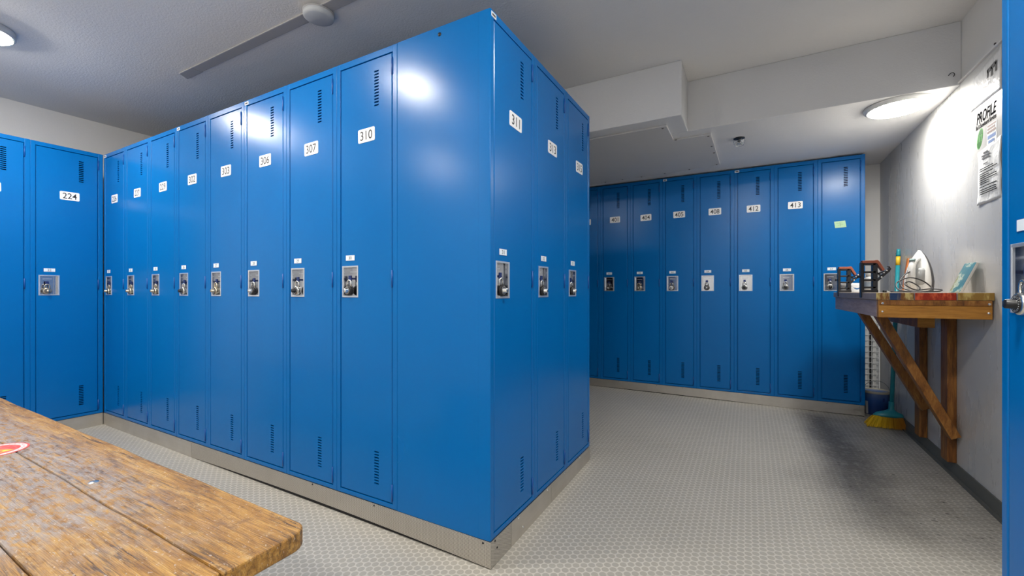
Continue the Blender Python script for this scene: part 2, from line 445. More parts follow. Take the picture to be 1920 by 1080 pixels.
# ---------------------------------------------------------------- lockers
H = 1.95
FW = 0.024
def body_mesh(W, D=0.456):
    m = MB()
    m.box((0, 0, 0), (FW, 0.016, H), M_BLUE, 0.0025)              # left stile
    m.box((W-FW-0.003, 0, 0), (W, 0.016, H), M_BLUE, 0.0025)      # right stile
    m.box((FW-0.002, 0.0008, H-0.028), (W-FW-0.001, 0.016, H-0.0005), M_BLUE, 0.0015)
    m.box((FW-0.002, 0.0008, 0.0005), (W-FW-0.001, 0.016, 0.019), M_BLUE, 0.0015)
    m.box((FW, 0.009, 0.019), (FW+0.006, 0.028, H-0.028), M_BLUE)  # door stops
    m.box((W-FW-0.009, 0.009, 0.019), (W-FW-0.003, 0.028, H-0.028), M_BLUE)
    m.box((0.0, 0.012, 0.0), (0.0035, 0.052, H), M_BLUE, 0.001, 1) # folded front return of the sides
    m.box((W-0.0035, 0.012, 0.0), (W, 0.052, H), M_BLUE, 0.001, 1)
    m.box((0.0008, 0.05, 0), (0.003, D, H), M_BLUE)
    m.box((W-0.003, 0.05, 0), (W-0.0008, D, H), M_BLUE)
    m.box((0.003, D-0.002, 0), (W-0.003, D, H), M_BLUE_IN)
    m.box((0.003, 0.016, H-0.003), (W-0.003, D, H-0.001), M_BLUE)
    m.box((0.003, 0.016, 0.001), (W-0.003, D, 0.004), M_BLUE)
    m.box((0.004, 0.060, 0.006), (W-0.004, 0.064, H-0.006), M_BLUE_IN)   # added sheet, unlit interior's shade painted near-black behind the vents
    return m.mesh('body')
RX0, RX1, RZ0, RZ1 = 0.017, 0.107, 0.894, 1.023      # recess opening, from the door's left edge and the locker's base
def door_mesh(W):
    x0, x1 = FW+0.0035, W-FW-0.0065
    dw = x1-x0; z0, z1 = 0.0225, H-0.0315
    vx0, vx1 = dw-0.103, dw-0.077
    holes_ = [(RX0, RX1, RZ0, RZ1)]
    for i in range(12):
        zt = 1.866-i*0.01325; holes_.append((vx0, vx1, zt-0.0068, zt))
        zb = 0.226-i*0.0123; holes_.append((vx0, vx1, zb-0.0064, zb))
    xs = sorted({0, 0.003, dw-0.003, dw, RX0, RX1, vx0, vx1})
    zs = sorted({z0, z0+0.003, z1-0.003, z1, *[h[2] for h in holes_], *[h[3] for h in holes_]})
    m = MB(); g = {}
    def V(i, j):
        if (i, j) not in g:
            edge = i in (0, len(xs)-1) or j in (0, len(zs)-1)
            g[(i, j)] = m.bm.verts.new((x0+xs[i], 0.0035 if edge else 0.0005, zs[j]))
        return g[(i, j)]
    fs = []
    for i in range(len(xs)-1):
        for j in range(len(zs)-1):
            cx, cz = (xs[i]+xs[i+1])/2, (zs[j]+zs[j+1])/2
            if any(a < cx < b and p < cz < q for a, b, p, q in holes_): continue
            fs.append(m.bm.faces.new((V(i, j), V(i+1, j), V(i+1, j+1), V(i, j+1))))
    m._fin(fs, M_BLUE)
    r = bmesh.ops.extrude_face_region(m.bm, geom=fs)
    for v_ in [e for e in r['geom'] if isinstance(e, bmesh.types.BMVert)]: v_.co.y = 0.008
    bmesh.ops.recalc_face_normals(m.bm, faces=m.bm.faces[:])
    return m.mesh('door')
def recess_mesh():
    m = MB(); ox = FW+0.0035
    a, b, c, d = ox+RX0+0.0007, ox+RX1-0.0007, RZ0+0.0007, RZ1-0.0007; T = 0.0070; Y = 0.026
    for p, q in (((a-T, -0.0018, c-T), (a+0.0005, 0.004, d+T)), ((b-0.0005, -0.0018, c-T), (b+T, 0.004, d+T)), ((a, -0.0018, d-0.0005), (b, 0.004, d+T)), ((a, -0.0018, c-T), (b, 0.004, c+0.0005))):
        m.box(p, q, M_LIP, 0.001, 1)
    m.box((a-0.002, 0.002, c), (a, Y, d), M_ZINC); m.box((b, 0.002, c), (b+0.002, Y, d), M_ZINC)
    m.box((a, 0.002, d), (b, Y, d+0.002), M_ZINC); m.box((a, 0.002, c-0.002), (b, Y, c), M_ZINC)
    m.box((a-0.002, Y, c-0.002), (b+0.002, Y+0.002, d+0.002), M_ZINC)
    m.box((b-0.016, Y-0.004, c), (b-0.012, Y, d), M_ZINC)
    m.box((a+0.018, Y-0.002, d-0.022), (b-0.026, Y, d-0.017), M_LIP)
    hx = a+0.036                                                     # hasp: blued staple with a hanging eye
    m.prism([(hx-0.008, RZ0+0.092), (hx+0.008, RZ0+0.092), (hx+0.009, RZ0+0.072), (hx+0.005, RZ0+0.064), (hx-0.005, RZ0+0.064), (hx-0.009, RZ0+0.072)], 'y', 0.004, 0.010, M_HASP, 0.001)
    m.box((hx-0.004, 0.008, RZ0+0.074), (hx+0.004, Y, RZ0+0.082), M_HASP)
    return m.mesh('lock_recess')
def hinge_mesh(z, W):
    m = MB(); x = W-FW-0.0035
    m.lathe([(0.0, -0.036), (0.004, -0.035), (0.004, 0.035), (0.0, 0.036)], M_HINGE, (x, -0.001, z), 'z', 10)
    m.box((x-0.001, 0.0005, z-0.034), (x+0.010, 0.003, z+0.034), M_HINGE, 0.0005, 1)
    return m.mesh('hinge')
def plate_mesh(num, W, dz=0.0, tilt=0.0):
    m = MB(); cx = FW+0.0035+ (0.165 if W > 0.33 else 0.121); cz = 1.5985+dz
    m.prism(rrect(0, 0, 0.102, 0.060, 0.007), 'y', -0.0012, 0.0007, M_WHITE)
    if num: text_on(m, num, M_INK, 0, 0, 0.0245*len(num)-(0.006 if num.endswith('1') else 0), 0.040, -0.00155)
    bmesh.ops.rotate(m.bm, verts=m.bm.verts[:], cent=(0,0,0), matrix=Matrix.Rotation(tilt, 3, 'Y'))
    bmesh.ops.translate(m.bm, verts=m.bm.verts[:], vec=(cx, 0, cz))
    return m.mesh('number_plate')
def card_mesh(num):
    m = MB(); cx, cz = FW+0.0035+0.063, 1.0645
    m.box((cx-0.028, -0.0010, cz-0.0115), (cx+0.028, 0.0007, cz+0.0115), M_TAGW)
    m.box((cx-0.030, -0.0006, cz-0.0130), (cx+0.030, 0.0008, cz+0.0130), M_HINGE)
    if num: text_on(m, num, M_INKG, cx, cz, 0.019, 0.015, -0.0013)
    return m.mesh('card_holder')
_c = {}
def cached(key, fn):
    if key not in _c: _c[key] = fn()
    return _c[key]
def locker(num, card, loc, rz, W, label, group, brand=False, D=0.456):
    t = thing('locker', label, 'locker', loc, rz, group)
    put('body', cached(('b', W, D), lambda: body_mesh(W, D)), t)
    if brand:
        m = MB().box((0.006, -0.0010, H-0.026), (0.040, 0.0012, H-0.008), M_WHITE)
        m.box((0.011, -0.0014, H-0.021), (0.035, 0.0012, H-0.013), M_INKG)
        m.build('maker_label', t)
    d = put('door', cached(('d', W), lambda: door_mesh(W)), t)
    put('lock_recess', cached('r', recess_mesh), d)
    if num is not None:
        p = put('number_plate', plate_mesh(num, W, random.uniform(-0.003, 0.003), random.uniform(-0.025, 0.025)), d)
    if card is not None: put('card_holder', card_mesh(card), d)
    for z in (1.862, 0.968, 0.068): put('hinge', cached(('h', W, z), lambda: hinge_mesh(z, W)), t)
    return t

def lock_parts(kind):
    """body axis = local y, dial towards -y; origin at the bow's top where it hangs from the hasp"""
    steel, face, dial = {'silver': (M_STEELL, M_BLACKL, M_CHROME), 'black': (M_BLACKL, M_BLACKL, M_CHROME),
                         'white': (M_BLACKL, M_WHITE, M_STEELL), 'warm': (M_BRASSY, M_BLACKL, M_BRASSY)}[kind]
    zc = -0.046
    b = MB().lathe([(0.0, 0.011), (0.019, 0.011), (0.0225, 0.008), (0.0225, -0.007), (0.0205, -0.010), (0.0, -0.010)], steel, (0, 0.006, zc), 'y', 32)
    pts = [(-0.0125, 0.006, zc+0.012), (-0.0125, 0.006, zc+0.034)] + [(-0.0125*math.cos(a), 0.006, zc+0.034+0.0125*math.sin(a)) for a in [PI*i/8 for i in range(1, 8)]] + [(0.0125, 0.006, zc+0.034), (0.0125, 0.006, zc+0.012)]
    s = MB().tube(pts, 0.0036, M_CHROME if kind != 'warm' else M_BRASSY, 10)
    d = MB().lathe([(0.0, -0.0125), (0.0175, -0.0125), (0.0182, -0.010)], face, (0, 0.006, zc), 'y', 32, False)
    for i in range(20):
        a = 2*PI*i/20; r0, r1 = (0.0130 if i % 5 else 0.0115), 0.0166
        ca, sa = math.cos(a), math.sin(a); w = 0.00055
        d.poly([(r*ca+q*sa*w, -0.0068, zc+r*sa-q*ca*w) for r, q in ((r0, -1), (r1, -1), (r1, 1), (r0, 1))], M_WHITE if face is not M_WHITE else M_INK)
    kn = MB().lathe([(0.0105, -0.0125), (0.0100, -0.0135), (0.0092, -0.026), (0.0080, -0.0275), (0.0, -0.0275)], dial if kind != 'silver' else M_BLACKL, (0, 0.006, zc), 'y', 20)
    return b.mesh('lock_body'), s.mesh('shackle'), d.mesh('dial'), kn.mesh('knob')
def padlock(kind, lk, label):
    t = thing('padlock', label, 'padlock', (0,0,0), lk.rotation_euler.z, 'combination padlocks on the locker doors')
    o = Vector((FW+0.0035+RX0+0.036, -0.004, RZ0+0.0705))
    t.location = lk.location + Matrix.Rotation(lk.rotation_euler.z, 3, 'Z') @ o
    b, s, d, kn = cached(('L', kind), lambda: lock_parts(kind))
    put('lock_body', b, t); put('shackle', s, t); dd = put('dial', d, t); put('knob', kn, dd)

Z0 = 0.100
FX, FY, W1 = -1.2785, 1.318, 0.3735
LK = []
kinds = {'224': 'warm', '226': 'warm', '227': 'warm', '229': 'warm', '302': 'silver', '303': 'warm', '306': 'black', '307': 'silver', '310': 'black',
         '311': 'black', '313': 'black', '315': 'black', '401': 'black', '404': 'warm', '405': 'white', '408': 'black', '412': 'silver', '413': 'silver'}
words_ = {'warm': 'brassy steel', 'silver': 'silver steel', 'black': 'black', 'white': 'black white-dialled'}
def both(num, card, loc, rz, W, group, where, brand=False, D=0.456):
    lk = locker(num, card, loc, rz, W, f'blue steel locker with number plate {num}, {where}', group, brand, D)
    k_ = kinds[num]
    padlock(k_, lk, f'{words_[k_]} combination padlock in the recess of locker {num}')
for i, (num, card, br) in enumerate([('310', '30', 0), ('307', '29', 0), ('306', '28', 1), ('303', '27', 0), ('302', '26', 1), ('229', '25', 0), ('227', '24', 0), ('226', '23', 1)]):
    both(num, card, (FX-W1*(i+1), FY, Z0), 0, W1, 'lockers along the front of the middle bank', 'in the long row behind the bench', br)
for i, (num, card) in enumerate([('311', '31'), ('313', '32'), ('315', '33')]):
    both(num, card, (-0.8215, FY+0.3698*i, Z0), PI/2, 0.3698, 'lockers on the end of the middle bank', 'on the short end facing the aisle', i == 0)
both('224', '22', (-4.272, 0.9415, Z0), PI/2, W1, 'lockers on the left wall', 'in the far left corner')
lk = locker('', '', (-4.272, 0.9415-W1, Z0), PI/2, W1, 'blue steel locker at the left picture edge, left of locker 224', 'lockers on the left wall')
padlock('warm', lk, 'brassy steel padlock on the locker left of locker 224')
W4, Z4, Y4 = 0.3004, 0.131, 4.21
for i, (num, card, br) in enumerate([('413', '66', 0), ('412', '65', 1), ('408', '64', 0), ('405', '63', 1), ('404', '62', 0), ('401', '61', 0)]):
    both(num, card, (0.792-W4*(i+2), Y4, Z4), 0, W4, 'narrow lockers along the back wall', 'in the narrow row on the back wall', br, 0.43)
lk = locker(None, '67', (0.792-W4, Y4, Z4), 0, W4, 'unnumbered blue locker with a green tape note, right end of back row', 'narrow lockers along the back wall', False, 0.43)
padlock('silver', lk, 'silver steel padlock on the unnumbered locker beside the wall bench')
lk = locker('', '', (0.792-W4*8, Y4, Z4), 0, W4, 'narrow blue locker mostly hidden by the middle bank, left of locker 401', 'narrow lockers along the back wall', False, 0.43)
padlock('black', lk, 'black padlock on the locker left of locker 401')
near = locker('', '', (0.478, 1.3165, 0.07), -PI/2, W1, 'blue steel locker close up at the right picture edge', None)
padlock('silver', near, 'silver padlock with black ridged dial on the nearest right-hand locker')
near.location.z = 0.082
# round plug on the blank side of the corner bank, and the tape note on the last back locker
tag(MB().lathe([(0.0, -0.003), (0.006, -0.003), (0.008, 0.0015)], M_BLACKL, (-1.056, FY, 2.020), 'y', 16).build('hole_plug'), 'small black round plug high on the blank locker side', 'plug')
k = NM('green_tape'); v = k.obj(); k.set(k.mix(k.noise(v, 60, 3), (0.38, 0.62, 0.38), (0.50, 0.72, 0.46)), 0.7); M_TAPE = k.m
m = MB().prism([(0.598, 1.570), (0.668, 1.575), (0.676, 1.522), (0.604, 1.520)], 'y', Y4-0.0015, Y4+0.0008, M_TAPE)
for q in ([(0.612, 1.553), (0.650, 1.557)], [(0.622, 1.540), (0.655, 1.545)], [(0.634, 1.562), (0.640, 1.533)]):
    m.tube([(a, Y4-0.0018, b) for a, b in q], 0.0007, M_INKG, 4)
tag(m.build('tape_note'), 'pale green tape note stuck on the last back-wall locker', 'note')

# plinths behind the kick plates, and the kick plates
def plinth(nm, x0, y0, x1, y1, zt):
    m = MB(); c = [(x0, y0), (x1, y0), (x1, y1), (x0, y1)]
    A = [m.bm.verts.new((x, y, fz(x, y))) for x, y in c]; B = [m.bm.verts.new((x, y, zt)) for x, y in c]
    fs = [m.bm.faces.new(A[::-1]), m.bm.faces.new(B)] + [m.bm.faces.new((A[i], A[(i+1)%4], B[(i+1)%4], B[i])) for i in range(4)]
    m._fin(fs, M_DARK); bmesh.ops.recalc_face_normals(m.bm, faces=fs); struct(m.build(nm))  # near-black front stands in for shade in the gap under the plates
plinth('trim_4', -4.26, FY+0.004, -0.8255, FY+0.45, Z0)
plinth('trim_5', -1.27, FY+0.45, -0.8255, 2.42, Z0)
plinth('trim_6', -4.72, 0.20, -4.292, 1.31, Z0)
plinth('trim_7', -1.61, Y4+0.004, 0.785, 4.63, Z4)
plinth('trim_8', 0.50, 0.95, 0.93, 1.31, 0.082)
def strip(path, zt, gap, mat, th=0.003, out=(0, -1)):
    """thin sheet standing on the floor along a path of (x, y); gap(i, n) lifts its lower edge"""
    m = MB(); fr = []; bk = []; n = len(path)
    for i, (x, y, ox, oy) in enumerate(path):
        zb = fz(x, y)+gap(i/(n-1))
        fr.append((m.bm.verts.new((x, y, zb)), m.bm.verts.new((x, y, zt))))
        bk.append((m.bm.verts.new((x-ox*th, y-oy*th, zb)), m.bm.verts.new((x-ox*th, y-oy*th, zt))))
    fs = []
    for i in range(n-1):
        fs += [m.bm.faces.new((fr[i][0], fr[i+1][0], fr[i+1][1], fr[i][1])), m.bm.faces.new((bk[i+1][0], bk[i][0], bk[i][1], bk[i+1][1])),
               m.bm.faces.new((fr[i][1], fr[i+1][1], bk[i+1][1], bk[i][1])), m.bm.faces.new((fr[i+1][0], fr[i][0], bk[i][0], bk[i+1][0]))]
    for i in (0, n-1): fs.append(m.bm.faces.new((fr[i][0], fr[i][1], bk[i][1], bk[i][0])))
    m._fin(fs, mat); bmesh.ops.recalc_face_normals(m.bm, faces=fs)
    return m
def lin(a, b, n, o): return [(a[0]+(b[0]-a[0])*i/n, a[1]+(b[1]-a[1])*i/n, *o) for i in range(n+1)]
def screws(par, pts, axis, mat=M_CHROME):
    for p in pts:
        sgn = -1 if axis == 'y' else (1 if axis == 'x' else -1)
        MB().lathe([(0.0, 0.0026*sgn), (0.0035, 0.002*sgn), (0.0045, 0.0)], mat, p, axis, 10).build('screw', par)
KY, KX = FY-0.003, -0.8185
g0 = lambda s: 0.0005
t = thing('kick_plate', 'long perforated steel kick plate wrapping the front corner of the middle bank', 'kick plate', group='steel kick plates under the lockers')
wav = lambda s: 0.0005+0.017*max(0, math.sin(s*1.07*PI))**0.8*(1 if s < 0.93 else 0.3)
path = lin((-2.957, KY), (KX, KY), 30, (0, -1))[:-1] + [(KX, KY, 1, -1)] + lin((KX, KY), (KX, 1.468), 4, (1, 0))[1:]
strip(path, Z0-0.001, wav, M_PERF).build('perforated_sheet', t)
screws(t, [(-0.852, KY, 0.090), (-1.41, KY, 0.092), (-1.82, KY, 0.093)], 'y', M_BLACKL)
screws(t, [(KX, 1.36, 0.06), (KX, 1.345, 0.092)], 'x', M_BLACKL)
t = thing('kick_plate', 'plain steel kick plate under lockers 226 to 229, far left of middle bank', 'kick plate', group='steel kick plates under the lockers')
strip(lin((-4.262, KY), (-2.959, KY), 6, (0, -1)), Z0-0.001, g0, M_STAIN).build('sheet', t)
screws(t, [(-4.1, KY, 0.09), (-3.6, KY, 0.09), (-3.1, KY, 0.09)], 'y')
t = thing('kick_plate', 'plain steel kick plate below locker 311 beside the perforated corner piece', 'kick plate', group='steel kick plates under the lockers')
strip(lin((KX, 1.470), (KX, 1.857), 4, (1, 0)), Z0-0.001, g0, M_STAIN).build('sheet', t)
screws(t, [(KX, 1.53, 0.088), (KX, 1.57, 0.035), (KX, 1.81, 0.09)], 'x')
t = thing('kick_plate', 'plain steel kick plate below lockers 313 and 315 by the aisle', 'kick plate', group='steel kick plates under the lockers')
strip(lin((KX, 1.859), (KX, 2.428), 4, (1, 0)), Z0-0.001, lambda s: 0.0005, M_STAIN).build('sheet', t)
screws(t, [(KX, 2.03, 0.088), (KX, 2.25, 0.09)], 'x')
t = thing('kick_plate', 'short steel kick plate under locker 224 in the left corner', 'kick plate', group='steel kick plates under the lockers')
strip(lin((-4.268, 0.20), (-4.268, 1.313), 4, (1, 0)), Z0-0.001, g0, M_STAIN).build('sheet', t)
screws(t, [(-4.268, 1.05, 0.088)], 'x')
t = thing('kick_plate', 'long steel kick plate under the narrow lockers on the back wall', 'kick plate', group='steel kick plates under the lockers')
strip(lin((-1.61, Y4-0.003), (0.788, Y4-0.003), 16, (0, -1)), Z4-0.001, lambda s: 0.001+0.006*abs(math.sin(4*s)), M_STAIN).build('sheet', t)
screws(t, [(-1.28, Y4-0.003, 0.124), (-1.12, Y4-0.003, 0.124), (-0.76, Y4-0.003, 0.124), (-0.53, Y4-0.003, 0.124), (0.55, Y4-0.003, 0.118), (0.755, Y4-0.003, 0.118)], 'y')
t = thing('kick_plate', 'steel kick plate under the nearest locker at the right picture edge', 'kick plate', group='steel kick plates under the lockers')
strip(lin((0.475, 0.95), (0.475, 1.313), 3, (-1, 0)), 0.081, g0, M_STAIN).build('sheet', t)

# ---------------------------------------------------------------- wooden bench
BT = 0.452
bench = thing('bench', 'long worn wooden plank bench in the lower left foreground', 'bench', (-2.3, 0.37, fz(-2.3, 0.37)))
bz = bench.location.copy()
def local(m): bmesh.ops.translate(m.bm, verts=m.bm.verts[:], vec=-bz); return m
def arc(cx, cy, r, a0, a1, n=7): return [(cx+r*math.cos(math.radians(a0+(a1-a0)*i/n)), cy+r*math.sin(math.radians(a0+(a1-a0)*i/n))) for i in range(n+1)]
XE, X0 = -0.914, -3.70
def plank(y0, y1, xe, far_round, m):
    pts = [(X0, y0)]
    n = 16
    wob = lambda x, s: 0.0016*math.sin(x*9+s)+0.001*math.sin(x*23+2*s)
    pts += [(X0+(xe-X0)*i/n, y0+wob(X0+(xe-X0)*i/n, y0*40)) for i in range(1, n)]
    pts += arc(xe-0.008, y0+0.008, 0.008, -90, 0, 3)
    pts += arc(xe-far_round, y1-far_round, far_round, 0, 90)
    pts += [(X0+(xe-X0)*i/n, y1+wob(X0+(xe-X0)*i/n, y1*40)) for i in range(n-1, 0, -1)]
    pts += [(X0, y1)]
    m.prism(pts, 'z', BT-0.042, BT, M_BENCH, 0.0045)
for y0, y1, xe, r in ((0.4635, 0.656, XE, 0.045), (0.2765, 0.4610, XE-0.004, 0.010), (0.095, 0.2740, XE-0.002, 0.045)):
    m = MB(); plank(y0, y1, xe, r, m)
    if r == 0.010: pass
    local(m).build('plank', bench)
for x in (-1.5, -3.2):
    local(MB().box((x-0.05, 0.11, BT-0.13), (x+0.05, 0.64, BT-0.042), M_DKWOOD_Z, 0.004)).build('cross_rail', bench)
    for y in (0.15, 0.60):
        local(MB().box((x-0.045, y-0.045, fz(x, y)), (x+0.045, y+0.045, BT-0.13), M_DKWOOD_Z, 0.004)).build('leg', bench)
for x, y in ((-1.688, 0.498),):
    local(MB().lathe([(0.0, 0.003), (0.008, 0.0025), (0.0135, 0.0)], M_STEELL if x == -1.688 else M_DKWOOD_Z, (x, y, BT-0.0005), 'z', 18)).build('bolt', bench)
m = MB(); sc = (-2.318, 0.424); RS = 0.084
k = NM('red_sticker'); v = k.obj(); k.set(k.mix(k.step(k.noise(v, 70, 4), 0.4, 0.7), (0.72, 0.07, 0.055), (0.80, 0.20, 0.17)), 0.5); M_RED = k.m
M_PINK = plain('sticker_ring', (0.80, 0.62, 0.60), 0.5); M_YEL = plain('sticker_yellow', (0.80, 0.66, 0.08), 0.5)
def disc(m, r, z, mat, r0=0.0): 
    m.lathe([(r0, z), (r, z)], mat, (*sc, 0), 'z', 40, False)
m.lathe([(0.0, BT+0.0012), (RS, BT+0.0012), (RS, BT)], M_RED, (*sc, 0), 'z', 44, False)
disc(m, RS*0.93, BT+0.0015, M_PINK, RS*0.74)
for i in range(26):                                   # worn ring of marks
    a = 2*PI*i/26; r = RS*0.835
    m.prism([(sc[0]+r*math.cos(a)+0.0028*math.cos(a+q), sc[1]+r*math.sin(a)+0.0022*math.sin(a+q)) for q in (0.6, 2.4, 3.9, 5.4)], 'z', BT+0.0015, BT+0.0018, M_RED)
cx, cy = sc[0]+0.026, sc[1]+0.012
m.prism([(cx-0.028, cy-0.004), (cx+0.012, cy+0.026), (cx+0.020, cy-0.020), (cx+0.004, cy+0.006)], 'z', BT+0.0012, BT+0.0018, M_YEL)
local(m).build('sticker', bench)['label'] = 'round red sticker with a yellow arrow'

# ---------------------------------------------------------------- timber work shelf on the right wall
ST, SX, SY0, SY1 = 1.0085, 0.563, 2.72, 3.92
sh = thing('wall_bench', 'rough timber waxing bench on braces fixed to the right wall', 'workbench', (0.9, 3.2, 0))
so = Vector((0.9, 3.2, 0))
def part(m, name, par=sh, off=so): bmesh.ops.translate(m.bm, verts=m.bm.verts[:], vec=-off); return m.build(name, par)
for x0, x1, mt in ((0.553, 0.694, M_BOARD_A), (0.697, 0.842, M_BOARD_B), (0.845, 0.966, M_BOARD_C)):
    part(MB().box((x0, SY0-0.004, ST-0.036), (x1, SY1, ST), mt, 0.003), 'board')
part(MB().box((SX, SY0, ST-0.122), (0.961, SY0+0.036, ST-0.0365), M_YELWOOD, 0.003).box((SX+0.003, SY0-0.005, ST-0.061), (0.958, SY0+0.002, ST-0.037), M_BRACE, 0.002), 'front_rail')
for x in (0.578, 0.948):
    for z in (ST-0.052, ST-0.093): part(MB().lathe([(0.0, -0.007), (0.0045, -0.0065), (0.0055, -0.004 if z < ST-0.06 else -0.006), (0.0055, 0.0)], M_CHROME, (x, SY0 - (0.005 if z > ST-0.06 else 0.0) + 0.004, z), 'y', 10), 'screw')
part(MB().box((SX, SY0+0.0365, ST-0.122), (SX+0.036, SY1-0.01, ST-0.0365), M_GREYWOOD, 0.003), 'side_rail')
part(MB().box((0.60, SY1-0.046, ST-0.122), (0.961, SY1-0.01, ST-0.0365), M_DKWOOD_Z, 0.003), 'back_rail')
part(MB().box((0.806, 3.10, ST-0.190), (0.876, SY1-0.06, ST-0.1235), M_BRACE, 0.003).box((0.8065, 3.0985, ST-0.1895), (0.8755, 3.101, ST-0.124), M_YELWOOD), 'ledger')
for y in (3.12, 3.542):
    zb = fz(0.95, y)+0.076
    part(MB().box((0.930, y, zb), (0.968, y+0.089, ST-0.0365), M_DKWOOD_Z, 0.003), 'post')
def brace(xa, za, xb, zb, y, w=0.070, d=0.043):
    """board in the xz plane from (xa,za) up by the shelf to (xb,zb) on the post"""
    a, b = Vector((xa, za)), Vector((xb, zb)); t_ = (b-a).normalized(); n_ = Vector((-t_.y, t_.x))*d/2
    pts = [tuple(a+n_), tuple(b+n_), tuple(b-n_), tuple(a-n_)]
    part(MB().prism(pts, 'y', y-w, y-0.0005, M_BRACE, 0.003), 'brace')
brace(0.625, ST-0.09, 0.945, 0.250, 3.12)
brace(0.625, ST-0.09, 0.945, 0.300, 3.542)

# ---------------------------------------------------------------- things on the shelf
k = NM('rubber_orange'); v = k.obj(); k.set(k.mix(k.noise(v, 60, 3), (0.22, 0.05, 0.022), (0.36, 0.095, 0.045)), 0.6); M_RUST = k.m
M_BLKPL = plain('black_plastic', (0.014, 0.014, 0.017), 0.42)
def vise(y, label):
    t = thing('ski_vise', label, 'ski vise', (0.56, y, ST), 0, 'pair of ski vises on the waxing bench')
    z = lambda q: q-1.013
    X = lambda q: q-0.56
    D0, D1 = -0.022, 0.022
    f = MB()
    f.box((X(0.548), D0, z(0.985)), (X(0.5525), D1, z(1.180)), M_BLKPL, 0.0008, 1)                     # clamp leg over the edge
    f.box((X(0.5525), D0, 0.0003), (X(0.622), D1, z(1.028)), M_BLKPL, 0.001, 1)          # foot
    for a, b in ((0.5525, 0.562), (0.599, 0.620)): f.box((X(a), D0, z(1.026)), (X(b), D1, z(1.174)), M_BLKPL, 0.001, 1)
    for a, b in ((1.164, 1.176), (1.121, 1.131), (1.077, 1.087), (1.036, 1.046)): f.box((X(0.556), D0, z(a)), (X(0.612), D1, z(b)), M_BLKPL, 0.001, 1)
    part(f, 'frame', t, Vector((0, 0, 0)))
    p = MB().prism([(X(0.5525), z(1.176)), (X(0.553), z(1.190)), (X(0.606), z(1.190)), (X(0.611), z(1.192)), (X(0.620), z(1.192)), (X(0.626), z(1.185)), (X(0.650), z(1.138)), (X(0.640), z(1.131)), (X(0.616), z(1.174))], 'y', -0.024, 0.024, M_RUST, 0.002)
    part(p, 'rubber_pad', t, Vector((0, 0, 0)))
    a = MB().prism([(X(0.619), z(1.086)), (X(0.672), z(1.150)), (X(0.664), z(1.153)), (X(0.665), z(1.157)), (X(0.671), z(1.156)), (X(0.679), z(1.143)), (X(0.673), z(1.128)), (X(0.619), z(1.070))], 'y', -0.012, 0.012, M_BLKPL, 0.001)
    a.prism([(X(0.619), z(1.118)), (X(0.650), z(1.133)), (X(0.652), z(1.126)), (X(0.619), z(1.110))], 'y', -0.012, 0.012, M_BLKPL)
    a.prism([(X(0.619), z(1.128)), (X(0.640), z(1.105)), (X(0.636), z(1.101)), (X(0.619), z(1.120))], 'y', -0.012, 0.012, M_BLKPL)
    for q in ((0.648, 1.122), (0.660, 1.134), (0.638, 1.098)): a.lathe([(0.0, -0.013), (0.0035, -0.013), (0.0035, -0.0115)], M_PLASW, (X(q[0]), 0, z(q[1])), 'y', 12, False)
    part(a, 'hook_arm', t, Vector((0, 0, 0)))
    s = MB().tube([(X(0.548), 0, z(1.10)), (X(0.535), 0, z(1.10))], 0.0035, M_BLKPL, 8).lathe([(0.0, -0.016), (0.007, -0.015), (0.007, -0.008), (0.0, -0.007)], M_BLKPL, (X(0.548), 0, z(1.10)), 'x', 12)
    part(s, 'clamp_screw', t, Vector((0, 0, 0)))
vise(3.03, 'black ski vise with rust-red pad, nearer of the pair')
vise(3.72, 'black ski vise with rust-red pad, farther one near the back lockers')

# travel-size box and spray bottle behind the vises
def xf(m, loc, rz):
    bmesh.ops.rotate(m.bm, verts=m.bm.verts[:], cent=(0,0,0), matrix=Matrix.Rotation(rz, 3, 'Z')); return m
k = NM('white_box_blue_swoosh'); v = k.obj(); x_, y_, z_ = k.xyz(v)
wv = k.math('ADD', z_, k.math('MULTIPLY', k.math('SINE', k.math('MULTIPLY', x_, 75)), 0.012))
band = k.math('MULTIPLY', k.step(k.math('ABSOLUTE', k.math('SUBTRACT', wv, 0.037)), 0.007, 0.004), k.step(k.noise(v, 22, 2), 0.42, 0.5))
k.set(k.mix(band, (0.78, 0.80, 0.82), (0.05, 0.16, 0.36)), 0.4); M_BOXW = k.m
t = thing('carton', 'small white carton with blue swoosh behind the farther ski vise', 'box', (0.648, 3.825, ST), 0.05)
MB().box((-0.072, -0.026, 0.0), (0.052, 0.026, 0.060), M_BOXW, 0.004).build('carton_body', t)
MB().prism([(-0.070, 0.059), (0.05, 0.059), (0.04, 0.066), (-0.058, 0.068)], 'y', -0.022, 0.022, M_BOXW, 0.002).build('lid', t)
t = thing('spray_bottle', 'clear white bottle standing behind the nearer ski vise', 'bottle', (0.615, 3.20, ST))
MB().lathe([(0.0, 0.0), (0.017, 0.0), (0.019, 0.003), (0.019, 0.078), (0.014, 0.090), (0.009, 0.094), (0.009, 0.100)], plain('bottle_plastic', (0.70, 0.71, 0.70), 0.25), (0, 0, 0)).build('bottle_body', t)
MB().lathe([(0.010, 0.098), (0.011, 0.099), (0.011, 0.116), (0.006, 0.120), (0.0, 0.120)], M_PLASW).build('cap', t)
MB().lathe([(0.0193, 0.022), (0.0193, 0.060)], plain('bottle_label', (0.42, 0.52, 0.62), 0.4)).build('label_wrap', t)
t = thing('screw_knob', 'small black thumb screw lying at the foot of the nearer ski vise', 'thumb screw', (0.645, 2.99, ST))
MB().lathe([(0.0, 0.0), (0.009, 0.0), (0.009, 0.010), (0.004, 0.013), (0.0, 0.013)], M_BLKPL, (0, 0, 0), 'z', 12).build('knob_head', t)
